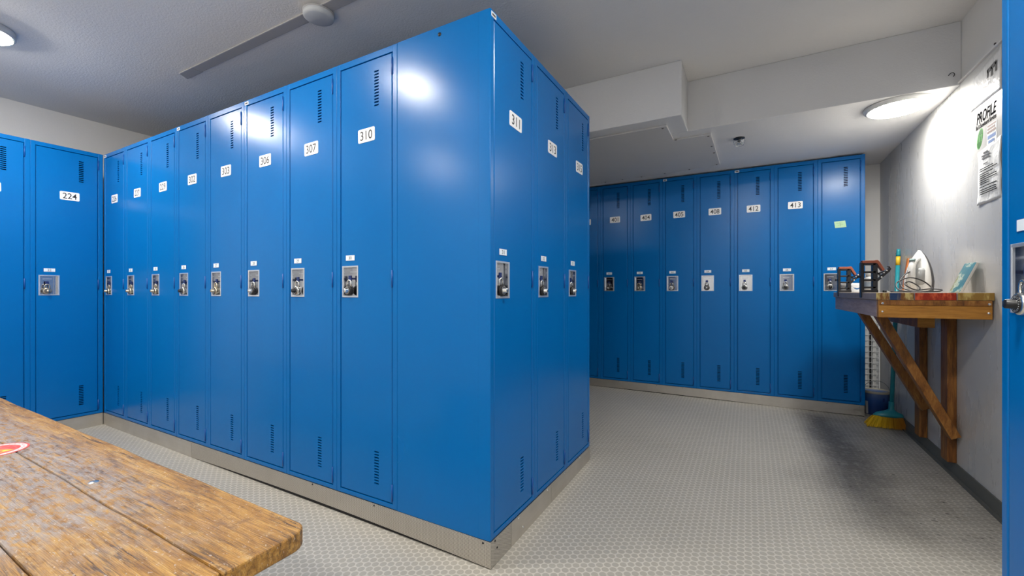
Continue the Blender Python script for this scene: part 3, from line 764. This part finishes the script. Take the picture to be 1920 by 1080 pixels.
MB().tube([(0.004, 0, 0.006), (0.024, 0.004, 0.004)], 0.003, M_STEELL).build('shank', t)

# iron standing on its heel, sole turned away to the right
ang = math.atan2(-0.82, -0.57)
iron = thing('iron', 'white clothes iron standing upright on the waxing bench', 'iron', (0.872, 3.31, ST), ang - PI/2)
# local: +y = the handle side (faces the viewer's left), z up, x across the sole
k = NM('iron_white'); k.set((0.80, 0.80, 0.78), 0.25, 0, 0.5); M_IRON = k.m
HI = 0.243
def sole_w(z):                                       # half width of the sole at height z
    q = max(0.0, min(1.0, z/HI)); return 0.062*(1-q**2.4)**0.75 if q > 0.25 else 0.062*(0.93+0.28*q) * (1-(0.25)**2.4)**0.75/ (0.93+0.07)
def loft(m, sections, mat):
    """sections: (z, halfwidth, y0, y1) superellipse-ish rings"""
    rings = []; n = 20
    for z, w, y0, y1 in sections:
        cy, hy = (y0+y1)/2, (y1-y0)/2
        rings.append([m.bm.verts.new((w*math.copysign(abs(math.cos(a))**0.7, math.cos(a)), cy+hy*math.copysign(abs(math.sin(a))**0.7, math.sin(a)), z)) for a in [2*PI*i/n for i in range(n)]])
    fs = []
    for a, b in zip(rings, rings[1:]):
        for i in range(n): fs.append(m.bm.faces.new((a[i], a[(i+1)%n], b[(i+1)%n], b[i])))
    m._fin(fs, mat, True)
    caps = [m.bm.faces.new(rings[0][::-1]), m.bm.faces.new(rings[-1])]; m._fin(caps, mat)
    bmesh.ops.recalc_face_normals(m.bm, faces=fs+caps); return m
ZN = [0.004+ (HI-0.004)*i/16 for i in range(17)]
out = [(sole_w(z), z) for z in ZN] + [(-sole_w(z), z) for z in reversed(ZN[:-1])]
m = MB().prism(out, 'y', -0.009, -0.004, plain('sole_dark', (0.16, 0.16, 0.17), 0.3, 0.6)); part(m, 'soleplate', iron, Vector((0,0,0)))
m = MB(); loft(m, [(z, max(0.004, sole_w(z)*0.985), -0.004, 0.020+0.050*(1-(z/HI)**1.5)) for z in ZN], M_IRON); part(m, 'shell', iron, Vector((0,0,0)))
m = MB(); loft(m, [(0.0, 0.044, 0.0, 0.078), (0.010, 0.046, 0.0, 0.084), (0.018, 0.042, 0.0, 0.078)], M_IRON); part(m, 'heel_rest', iron, Vector((0,0,0)))
hp = [(0, 0.060, 0.020), (0, 0.088, 0.028), (0, 0.102, 0.055), (0, 0.102, 0.110), (0, 0.098, 0.150), (0, 0.082, 0.178), (0, 0.055, 0.190), (0, 0.030, 0.195)]
m = MB().tube(hp, 0.0165, M_IRON, 14); part(m, 'handle', iron, Vector((0,0,0)))
M_TANK = plain('tank_grey', (0.36, 0.37, 0.37), 0.15)
m = MB(); loft(m, [(0.045, 0.036, 0.030, 0.077), (0.050, 0.043, 0.02, 0.083), (0.125, 0.040, 0.01, 0.074), (0.140, 0.034, 0.01, 0.066)], M_TANK); part(m, 'water_tank', iron, Vector((0,0,0)))
m = MB().box((-0.013, 0.080, 0.166), (0.013, 0.098, 0.194), plain('button_teal', (0.13, 0.20, 0.20), 0.4), 0.003, rot=Matrix.Rotation(-0.7, 3, 'X')); part(m, 'steam_button', iron, Vector((0,0,0)))
m = MB().tube([(0, 0.088, 0.030), (0.004, 0.112, 0.036), (0.010, 0.124, 0.060), (0.012, 0.126, 0.095), (0.006, 0.118, 0.118)], 0.0042, M_PLASW, 8); part(m, 'cord_sleeve', iron, Vector((0,0,0)))
# its cord, loosely coiled: one continuous tube in world space
def smooth(pts, n=8):
    P = [Vector(p) for p in pts]; out = []
    for i in range(len(P)-1):
        a, b, c, d = P[max(i-1, 0)], P[i], P[i+1], P[min(i+2, len(P)-1)]
        for j in range(n):
            t_ = j/n
            out.append(0.5*((2*b)+(c-a)*t_+(2*a-5*b+4*c-d)*t_*t_+(3*b-a-3*c+d)*t_**3))
    return out + [P[-1]]
cp = [(0.803, 3.214, ST+0.118), (0.775, 3.19, ST+0.10), (0.745, 3.15, ST+0.06), (0.752, 3.10, ST+0.02), (0.80, 3.06, ST+0.006), (0.85, 3.08, ST+0.010), (0.872, 3.14, ST+0.03), (0.835, 3.15, ST+0.068),
      (0.78, 3.14, ST+0.082), (0.725, 3.12, ST+0.055), (0.722, 3.08, ST+0.018), (0.77, 3.05, ST+0.005), (0.83, 3.04, ST+0.005), (0.875, 3.05, ST+0.006), (0.90, 3.09, ST+0.014), (0.862, 3.11, ST+0.020), (0.80, 3.10, ST+0.014),
      (0.76, 3.12, ST+0.045), (0.79, 3.16, ST+0.060), (0.825, 3.14, ST+0.030), (0.80, 3.08, ST+0.008), (0.74, 3.03, ST+0.004), (0.69, 3.02, ST+0.004), (0.67, 3.05, ST+0.004)]
cord = MB().tube(smooth(cp), 0.0033, M_BLKPL, 7)
bmesh.ops.transform(cord.bm, matrix=(Matrix.Translation(iron.location) @ Matrix.Rotation(iron.rotation_euler.z, 4, 'Z')).inverted(), verts=cord.bm.verts[:])
cord.build('cord', iron)['label'] = 'black coiled cord'
# orange scraper leaning on the wall behind the iron
m = MB().box((-0.004, -0.016, 0), (0.004, 0.016, 0.235), plain('orange_plastic', (0.62, 0.20, 0.05), 0.4), 0.002, rot=Matrix.Rotation(0.12, 3, 'Y'), pivot=(0, 0, 0))
o = m.build('scraper'); o.location = (0.934, 3.885, ST+0.001); tag(o, 'orange plastic scraper leaning on the wall behind the iron', 'scraper')
# small painted board leaning on the wall
k = NM('painted_board'); v = k.obj(); x_, y_, z_ = k.xyz(v)
n1 = k.noise(k.mapping(v, sc=(1, 1, 1.4)), 9, 5, 0.6, 0.1)
c = k.ramp(k.math('ADD', n1, k.math('MULTIPLY', y_, 1.3)), [(0.36, (0.03, 0.16, 0.22)), (0.47, (0.05, 0.20, 0.24)), (0.52, (0.48, 0.54, 0.46)), (0.58, (0.20, 0.20, 0.08)), (0.66, (0.46, 0.50, 0.44))])
geo = k.new('ShaderNodeNewGeometry'); nx = k.xyz(geo.outputs['Normal'])[0]
k.set(k.mix(k.step(k.math('ABSOLUTE', nx), 0.75, 0.6), c, (0.62, 0.60, 0.55)), 0.35); M_PAINTED = k.m
o = MB().box((0, -0.064, 0), (0.012, 0.064, 0.158), M_PAINTED, 0.003).build('painted_board')
o.location = (0.893, 2.915, ST+0.0008); o.rotation_euler = (0, 0.385, 0)
tag(o, 'small teal and cream painted board leaning on the wall above the waxing bench', 'painted board')

# ---------------------------------------------------------------- corner: broom, bucket, wire grille
k = NM('teal_plastic'); v = k.obj(); k.set(k.mix(k.noise(v, 8, 2), (0.012, 0.22, 0.28), (0.025, 0.29, 0.34)), 0.35); M_TEAL = k.m
b0, b1 = Vector((0.896, 3.985, 0.15)), Vector((0.946, 4.03, 1.32))
broom = thing('broom', 'teal-handled broom with yellow bristles standing in the back right corner', 'broom', (0.896, 3.985, fz(0.9, 3.98)))
bo = Vector(broom.location)
L_ = lambda s: b0+(b1-b0)*s
part(MB().tube([L_(s) for s in (0.02, 0.5, 0.90)], 0.0125, M_TEAL, 14), 'handle', broom, bo)
part(MB().tube([L_(0.90), L_(0.955)], 0.0130, plain('yellow_band', (0.80, 0.52, 0.03), 0.4), 14), 'band', broom, bo)
part(MB().tube([L_(0.955), L_(0.97), L_(0.985), L_(1.0)], 0.0140, M_TEAL, 14, r2=0.010).tube([L_(0.972)+Vector((-0.0145, -0.002, 0)), L_(0.972)+Vector((-0.005, 0, 0))], 0.003, M_BLACKL), 'hanger_cap', broom, bo)
m = MB()
def oval(cx, cy, a, b, z, n=24): return [(cx+a*math.cos(2*PI*i/n), cy+b*math.sin(2*PI*i/n), z) for i in range(n)]
rings = [[m.bm.verts.new(p) for p in oval(*q)] for q in ((0.876, 3.975, 0.083, 0.026, 0.118), (0.878, 3.975, 0.085, 0.028, 0.128), (0.884, 3.978, 0.074, 0.026, 0.143), (0.892, 3.982, 0.030, 0.020, 0.160), (0.896, 3.985, 0.0165, 0.0165, 0.172), (0.8975, 3.986, 0.0155, 0.0155, 0.225))]
fs = [m.bm.faces.new((a[i], a[(i+1)%24], b[(i+1)%24], b[i])) for a, b in zip(rings, rings[1:]) for i in range(24)]
m._fin(fs, M_TEAL, True); cps = [m.bm.faces.new(rings[0][::-1]), m.bm.faces.new(rings[-1])]; m._fin(cps, M_TEAL)
bmesh.ops.recalc_face_normals(m.bm, faces=fs+cps); part(m, 'head', broom, bo)
k = NM('yellow_bristle'); rnd = k.new('ShaderNodeNewGeometry').outputs['Random Per Island']
x_, _, _ = k.xyz(k.obj())
k.set(k.mix(rnd, k.mix(k.step(x_, -0.09, 0.06), (0.66, 0.40, 0.01), (0.36, 0.13, 0.01)), k.mix(k.step(x_, -0.09, 0.06), (0.85, 0.60, 0.03), (0.56, 0.24, 0.02))), 0.55); M_BRIS = k.m
m = MB(); rr = random.Random(3)
for i in range(900):
    q = rr.uniform(-1, 1); w = rr.uniform(-1, 1)
    top = Vector((0.876+q*0.078, 3.975+w*0.021, 0.122))
    bx = 0.866+q*0.106+rr.gauss(0, 0.004) - (0.022 if q < -0.4 else 0)*(-q-0.4)
    by = 3.970+w*0.050+rr.gauss(0, 0.004)
    zz = fz(bx, by)+0.003+max(0, rr.gauss(0.002, 0.004))
    bot = Vector((bx, by, zz)); mid = (top+bot)/2+Vector((0, 0, 0.006))
    m.tube([top, mid, bot], 0.0012, M_BRIS, 3, smooth=False)
o = part(m, 'bristles', broom, bo); o['kind'] = 'stuff'
# paint bucket
bk = thing('bucket', 'blue and white paint bucket with wire handle in the nook beside the lockers', 'bucket', (0.884, 4.35, fz(0.88, 4.35)))
k = NM('bucket_wrap'); v = k.obj(); x_, y_, z_ = k.xyz(v)
a_ = k.math('ARCTAN2', y_, x_)
c = k.ramp(k.math('DIVIDE', z_, 0.19), [(0.0, (0.02, 0.05, 0.17)), (0.35, (0.015, 0.06, 0.24)), (0.62, (0.03, 0.10, 0.34)), (0.86, (0.10, 0.17, 0.36)), (1.0, (0.45, 0.48, 0.52))])
blk = k.math('MULTIPLY', k.step(k.math('ABSOLUTE', k.math('ADD', a_, 2.55)), 0.16, 0.15), k.step(k.math('ABSOLUTE', k.math('SUBTRACT', z_, 0.055)), 0.05, 0.048))
c = k.mix(blk, c, (0.55, 0.56, 0.56))
sq = k.math('MULTIPLY', k.step(k.math('ABSOLUTE', k.math('ADD', a_, 1.15)), 0.10, 0.09), k.step(k.math('ABSOLUTE', k.math('SUBTRACT', z_, 0.125)), 0.014, 0.013))
c = k.mix(sq, c, (0.02, 0.05, 0.22))
k.set(c, 0.35); M_WRAP = k.m
MB().lathe([(0.0, 0.0), (0.074, 0.0), (0.078, 0.004), (0.0835, 0.170), (0.0835, 0.178), (0.079, 0.178), (0.074, 0.010), (0.0, 0.010)], M_WRAP, n=40).build('pail', bk)
MB().lathe([(0.084, 0.168), (0.0875, 0.169), (0.0875, 0.184), (0.085, 0.187), (0.0805, 0.186), (0.0805, 0.172), (0.084, 0.168)], plain('rim_yellowed', (0.58, 0.54, 0.42), 0.4), n=40).build('rim', bk)
pts = [(-0.087*math.cos(PI*i/16), -0.012-0.012*math.sin(PI*i/16), 0.160+0.105*math.sin(PI*i/16)) for i in range(17)]
MB().tube(pts, 0.0018, M_STEELL, 6).build('bail_handle', bk)
# wall heater grille: pale slats behind welded wire
hz = thing('wire_grille', 'tall narrow white wire grille over pale slats on the back wall nook', 'wall grille', (0.90, YB, 0))
go = Vector((0.90, YB, 0))
m = MB().box((0.815, YB-0.012, 0.16), (0.965, YB-0.001, 0.76), M_PLASG, 0.001, 1); part(m, 'backing', hz, go)
for x0, x1, mt in ((0.870, 0.896, M_PLASW), (0.902, 0.916, M_DARK), (0.922, 0.946, M_PLASW)):
    part(MB().box((x0, YB-0.024, 0.165), (x1, YB-0.012, 0.755), mt, 0.002, 1), 'slat', hz, go)
m = MB()
for i in range(13): m.tube([(0.835, YB-0.034, 0.175+i*0.0475), (0.962, YB-0.034, 0.175+i*0.0475)], 0.0018, M_WHITE, 6)
for i in range(6): m.tube([(0.840+i*0.024, YB-0.031, 0.17), (0.840+i*0.024, YB-0.031, 0.76)], 0.0012, M_WHITE, 6)
m.box((0.832, YB-0.036, 0.165), (0.838, YB-0.012, 0.765), M_WHITE); m.box((0.960, YB-0.036, 0.165), (0.966, YB-0.012, 0.765), M_WHITE)
part(m, 'wire_guard', hz, go)

# ---------------------------------------------------------------- notices on the right wall (reading towards -y)
WX = 0.969
def wall_local(name, label, cat, y, z):
    t = thing(name, label, cat, (WX, y, z), -PI/2); return t       # local x -> -y, local -y -> -x (towards the room)
def paper_mat(name, col, crease=0.5, rough=0.5):
    k = NM(name); v = k.obj(); k.set(col, rough, 0, 0.4)
    k.bump(k.noise(k.mapping(v, sc=(1, 1, 0.7)), 16, 3, 0.5, 1.0), crease, 0.02); return k.m
M_PAPER = paper_mat('paper', (0.80, 0.81, 0.81)); M_FILM = paper_mat('clear_film', (0.70, 0.70, 0.70), 0.35, 0.18)
def sheet(m, outline, mat, y0=-0.0004, amp=0.003, nx=10, nz=14, seed=1.0):
    """gently buckled sheet over a quad outline (4 corners, x/z)"""
    a, b, c, d = [Vector(p) for p in outline]; G = []
    for j in range(nz+1):
        t_ = j/nz; row = []
        for i in range(nx+1):
            s_ = i/nx; p = (a*(1-s_)+b*s_)*(1-t_)+(d*(1-s_)+c*s_)*t_
            w = amp*(0.5+0.5*math.sin(s_*7+t_*5*seed+seed)*math.cos(t_*9-s_*3*seed))
            row.append(m.bm.verts.new((p.x, y0-w, p.y)))
        G.append(row)
    fs = [m.bm.faces.new((G[j][i], G[j][i+1], G[j+1][i+1], G[j+1][i])) for j in range(nz) for i in range(nx)]
    m._fin(fs, mat, True)
    r = bmesh.ops.extrude_face_region(m.bm, geom=fs)
    for v_ in [e for e in r['geom'] if isinstance(e, bmesh.types.BMVert)]: v_.co.y += 0.0004
    return m
def rule(m, x0, x1, z, h, mat, y=-0.0042): m.box((x0, y, z-h/2), (x1, y+0.0004, z+h/2), mat)
# torn poster in clear film
t = wall_local('torn_poster', 'torn scrap of poster under crinkled clear film at the top of the right wall', 'poster', 2.83, 1.98)
m = MB(); sheet(m, [(-0.135, -0.075), (0.165, -0.080), (0.165, 0.115), (-0.10, 0.085)], M_FILM, 0, 0.0022, 14, 10, 1.7); m.build('film', t)
m = MB()
for pts in ([(0.045, 0.040), (0.125, 0.050), (0.125, 0.068), (0.040, 0.058)], [(0.040, 0.02), (0.052, 0.024), (0.054, 0.056), (0.042, 0.054)], [(0.075, 0.012), (0.087, 0.016), (0.089, 0.056), (0.077, 0.054)], [(0.112, 0.018), (0.125, 0.022), (0.127, 0.062), (0.114, 0.060)]):
    m.prism(pts, 'y', -0.0036, -0.0028, M_INKG)
m.mats[0] = plain('faded_print', (0.20, 0.20, 0.20), 0.9, 0, 0.0); m.build('print_scrap', t)
# shop lettering
t = wall_local('shop_sign', 'black slanted shop lettering reading PROFILE on the right wall', 'sign', 2.80, 1.80)
m = MB(); text_on(m, 'PROFILE', M_INKW, -0.004, 0.044, 0.190, 0.054, -0.0006, 0.25); m.build('lettering', t)
m = MB(); text_on(m, 'Ski & Snowboard Services', M_INKW, -0.010, 0.004, 0.195, 0.022, -0.0006, 0.15); m.build('small_lettering', t)
# green oval sticker
k = NM('green_sticker'); k.set((0.02, 0.13, 0.02), 0.6, 0, 0.2); M_GRN = k.m
M_GRNL = plain('green_light', (0.14, 0.40, 0.12), 0.6, 0, 0.2)
t = wall_local('oval_sticker', 'green oval sticker under the shop lettering on the right wall', 'sticker', 2.866, 1.744)
el = lambda a, b, n=28: [(a*math.cos(2*PI*i/n)+0.28*b*math.sin(2*PI*i/n), b*math.sin(2*PI*i/n)) for i in range(n)]
MB().prism(el(0.027, 0.047), 'y', -0.0006, 0, M_GRNL).build('rim', t)
m = MB().prism(el(0.0235, 0.043), 'y', -0.0009, 0, M_GRN)
for q in (-0.018, 0.0, 0.018): m.prism([(q-0.006, -0.014), (q-0.001, -0.016), (q+0.008, 0.014), (q+0.003, 0.018)], 'y', -0.0012, -0.0009, M_GRNL)
m.build('face', t)
# small sign with brown and blue lines
t = wall_local('small_notice', 'small white notice with brown and blue bands on the right wall', 'notice', 2.752, 1.735)
MB().prism(rrect(0, 0, 0.090, 0.096, 0.004), 'y', -0.0008, 0, M_PAPER).build('card', t)
M_BRN = plain('print_brown', (0.20, 0.12, 0.10), 0.6); M_BLP = plain('print_blue', (0.09, 0.18, 0.42), 0.6)
m = MB(); rule(m, -0.040, 0.038, 0.040, 0.008, M_BRN, -0.0013); rule(m, -0.040, 0.030, 0.026, 0.009, M_BRN, -0.0013); rule(m, -0.040, 0.038, 0.011, 0.010, M_BRN, -0.0013)
rule(m, -0.036, 0.036, -0.012, 0.016, M_BLP, -0.0013); rule(m, -0.030, 0.024, -0.034, 0.012, M_BLP, -0.0013); m.build('printed_bands', t)
# creased notice paper
t = wall_local('notice_paper', 'creased white paper notice with lines of print on the right wall', 'notice', 2.775, 1.555)
m = MB(); sheet(m, [(-0.108, -0.128), (0.108, -0.128), (0.112, 0.145), (-0.104, 0.125)], M_PAPER, 0, 0.005, 14, 18, 1.0); m.build('sheet', t)
m = MB(); rl = random.Random(5)
for w_, z_ in ((0.045, 0.107), (0.075, 0.094), (0.070, 0.082), (0.040, 0.056)):
    rule(m, -0.02-w_/2, -0.02+w_/2, z_, 0.007 if z_ > 0.06 else 0.004, M_INKG, -0.0062)
z_ = 0.036
while z_ > -0.085:
    rule(m, -0.078, rl.choice((0.08, 0.075, 0.085, 0.01, 0.05)), z_, 0.0036, M_INKW, -0.0062); z_ -= rl.choice((0.0095, 0.0095, 0.014))
m.build('print', t)
# bent wire hook on the soffit face
m = MB().tube(smooth([(0.944, 3.085, 2.146), (0.943, 3.068, 2.150), (0.936, 3.064, 2.158), (0.928, 3.070, 2.159), (0.925, 3.085, 2.155)], 5), 0.0019, M_BLKPL, 7)
tag(m.build('wire_hook'), 'bent dark wire hook on the soffit face above the round light', 'hook')

# ---------------------------------------------------------------- ceiling fittings
# round dome light in the soffit
t = thing('dome_light', 'lit round dome light under the soffit near the right wall', 'light', (0.757, 3.245, ZS))
MB().lathe([(0.0, 0.0), (0.154, 0.0), (0.157, -0.004), (0.154, -0.012), (0.146, -0.016), (0.142, -0.022), (0.134, -0.024), (0.132, -0.018)], M_PLASW, n=56).build('rim', t)
MB().lathe([(0.1325, -0.021), (0.129, -0.026), (0.112, -0.030), (0.08, -0.033), (0.04, -0.0345), (0.0, -0.035)], M_GLOW2, n=56).build('diffuser', t)
# caged bulkhead lamps over the bench aisle, plus two added behind the viewpoint
def cage_lamp(x, y, label, mat=M_GLOW):
    t = thing('bulkhead_lamp', label, 'light', (x, y, ZC), 0, 'caged ceiling lamps over the bench aisle')
    MB().lathe([(0.0, 0.0), (0.125, 0.0), (0.130, -0.004), (0.132, -0.034), (0.126, -0.040), (0.117, -0.040), (0.115, -0.028)], M_PLASG, n=40).build('base', t)
    MB().lathe([(0.1155, -0.032), (0.112, -0.043), (0.095, -0.058), (0.06, -0.068), (0.0, -0.073)], mat, n=40).build('glass', t)
    m = MB()
    m.tube([(0.122*math.cos(2*PI*i/32), 0.122*math.sin(2*PI*i/32), -0.044) for i in range(32)], 0.003, M_STEELL, 6, closed=True)
    for a in (0, PI/2):
        m.tube([(0.124*math.cos(PI*i/12)*math.cos(a), 0.124*math.cos(PI*i/12)*math.sin(a), -0.035-0.045*math.sin(PI*i/12)) for i in range(13)], 0.0025, M_STEELL, 6)
    m.build('cage', t)
cage_lamp(-3.565, 0.60, 'lit caged round ceiling lamp at the upper left picture edge')
cage_lamp(-1.95, 0.47, 'lit caged ceiling lamp mirrored on the blank locker side')
cage_lamp(0.03, 0.88, 'lit caged ceiling lamp over the open aisle by the right-hand locker', M_GLOW3)
cage_lamp(-2.9, -1.0, 'added unseen caged fill lamp behind the viewpoint, far from the aisle')  # unseen lamp added only to raise the room's brightness
cage_lamp(-0.2, -1.0, 'added unseen caged fill lamp behind the viewpoint, in line with the aisle')  # second added lamp, brightens the aisle from out of view
# surface raceway and round cover over the middle bank
t = thing('raceway', 'long flat grey raceway on the ceiling above the middle bank', 'raceway', (-2.2, 1.40, ZC))
M_RACE = plain('raceway_grey', (0.40, 0.395, 0.40), 0.6)
M_COVER = plain('cover_grey', (0.50, 0.52, 0.54), 0.5)
MB().prism([(-1.01, -0.040), (-1.045, 0.020), (1.1, 0.042), (1.1, -0.022)], 'z', -0.009, 0.0, M_RACE, 0.004).build('channel', t)
MB().prism([(-1.012, -0.042), (-1.049, 0.022), (-0.86, 0.024), (-0.86, -0.040)], 'z', -0.0105, -0.002, M_RACE, 0.003).build('end_cap', t)
t = thing('ceiling_cover', 'round pale grey cover on the ceiling raceway', 'ceiling fitting', (-1.895, 1.403, ZC))
MB().lathe([(0.0, -0.009), (0.066, -0.0095), (0.072, -0.020), (0.072, -0.034), (0.060, -0.042), (0.0, -0.045)], M_COVER, n=40).build('cover', t)
MB().lathe([(0.064, -0.0092), (0.0745, -0.012), (0.0745, -0.017), (0.068, -0.019)], M_RACE, n=40).build('gasket', t)
# sprinkler head with wire guard
t = thing('sprinkler', 'small caged sprinkler head under the soffit by the access panel', 'sprinkler', (-0.056, 3.40, ZS))
MB().lathe([(0.0, 0.0), (0.046, 0.0), (0.044, -0.006), (0.02, -0.011), (0.012, -0.013), (0.012, -0.03), (0.0, -0.03)], plain('escutcheon', (0.06, 0.07, 0.08), 0.3, 0.8), n=28).build('escutcheon', t)
m = MB()
for z, r in ((-0.030, 0.046), (-0.046, 0.042), (-0.062, 0.034)): m.tube([(r*math.cos(2*PI*i/24), r*math.sin(2*PI*i/24), z) for i in range(24)], 0.0018, M_STEELL, 5, closed=True)
for a in range(4):
    q = a*PI/2+0.4; m.tube([(0.040*math.cos(q), 0.040*math.sin(q), -0.004), (0.046*math.cos(q), 0.046*math.sin(q), -0.030), (0.034*math.cos(q), 0.034*math.sin(q), -0.062)], 0.0018, M_STEELL, 5)
m.build('guard', t)
t.scale = (0.8, 0.8, 0.8)
MB().lathe([(0.0, -0.029), (0.004, -0.030), (0.004, -0.044), (0.014, -0.046), (0.014, -0.048), (0.0, -0.048)], M_CHROME, n=16).build('deflector', t)
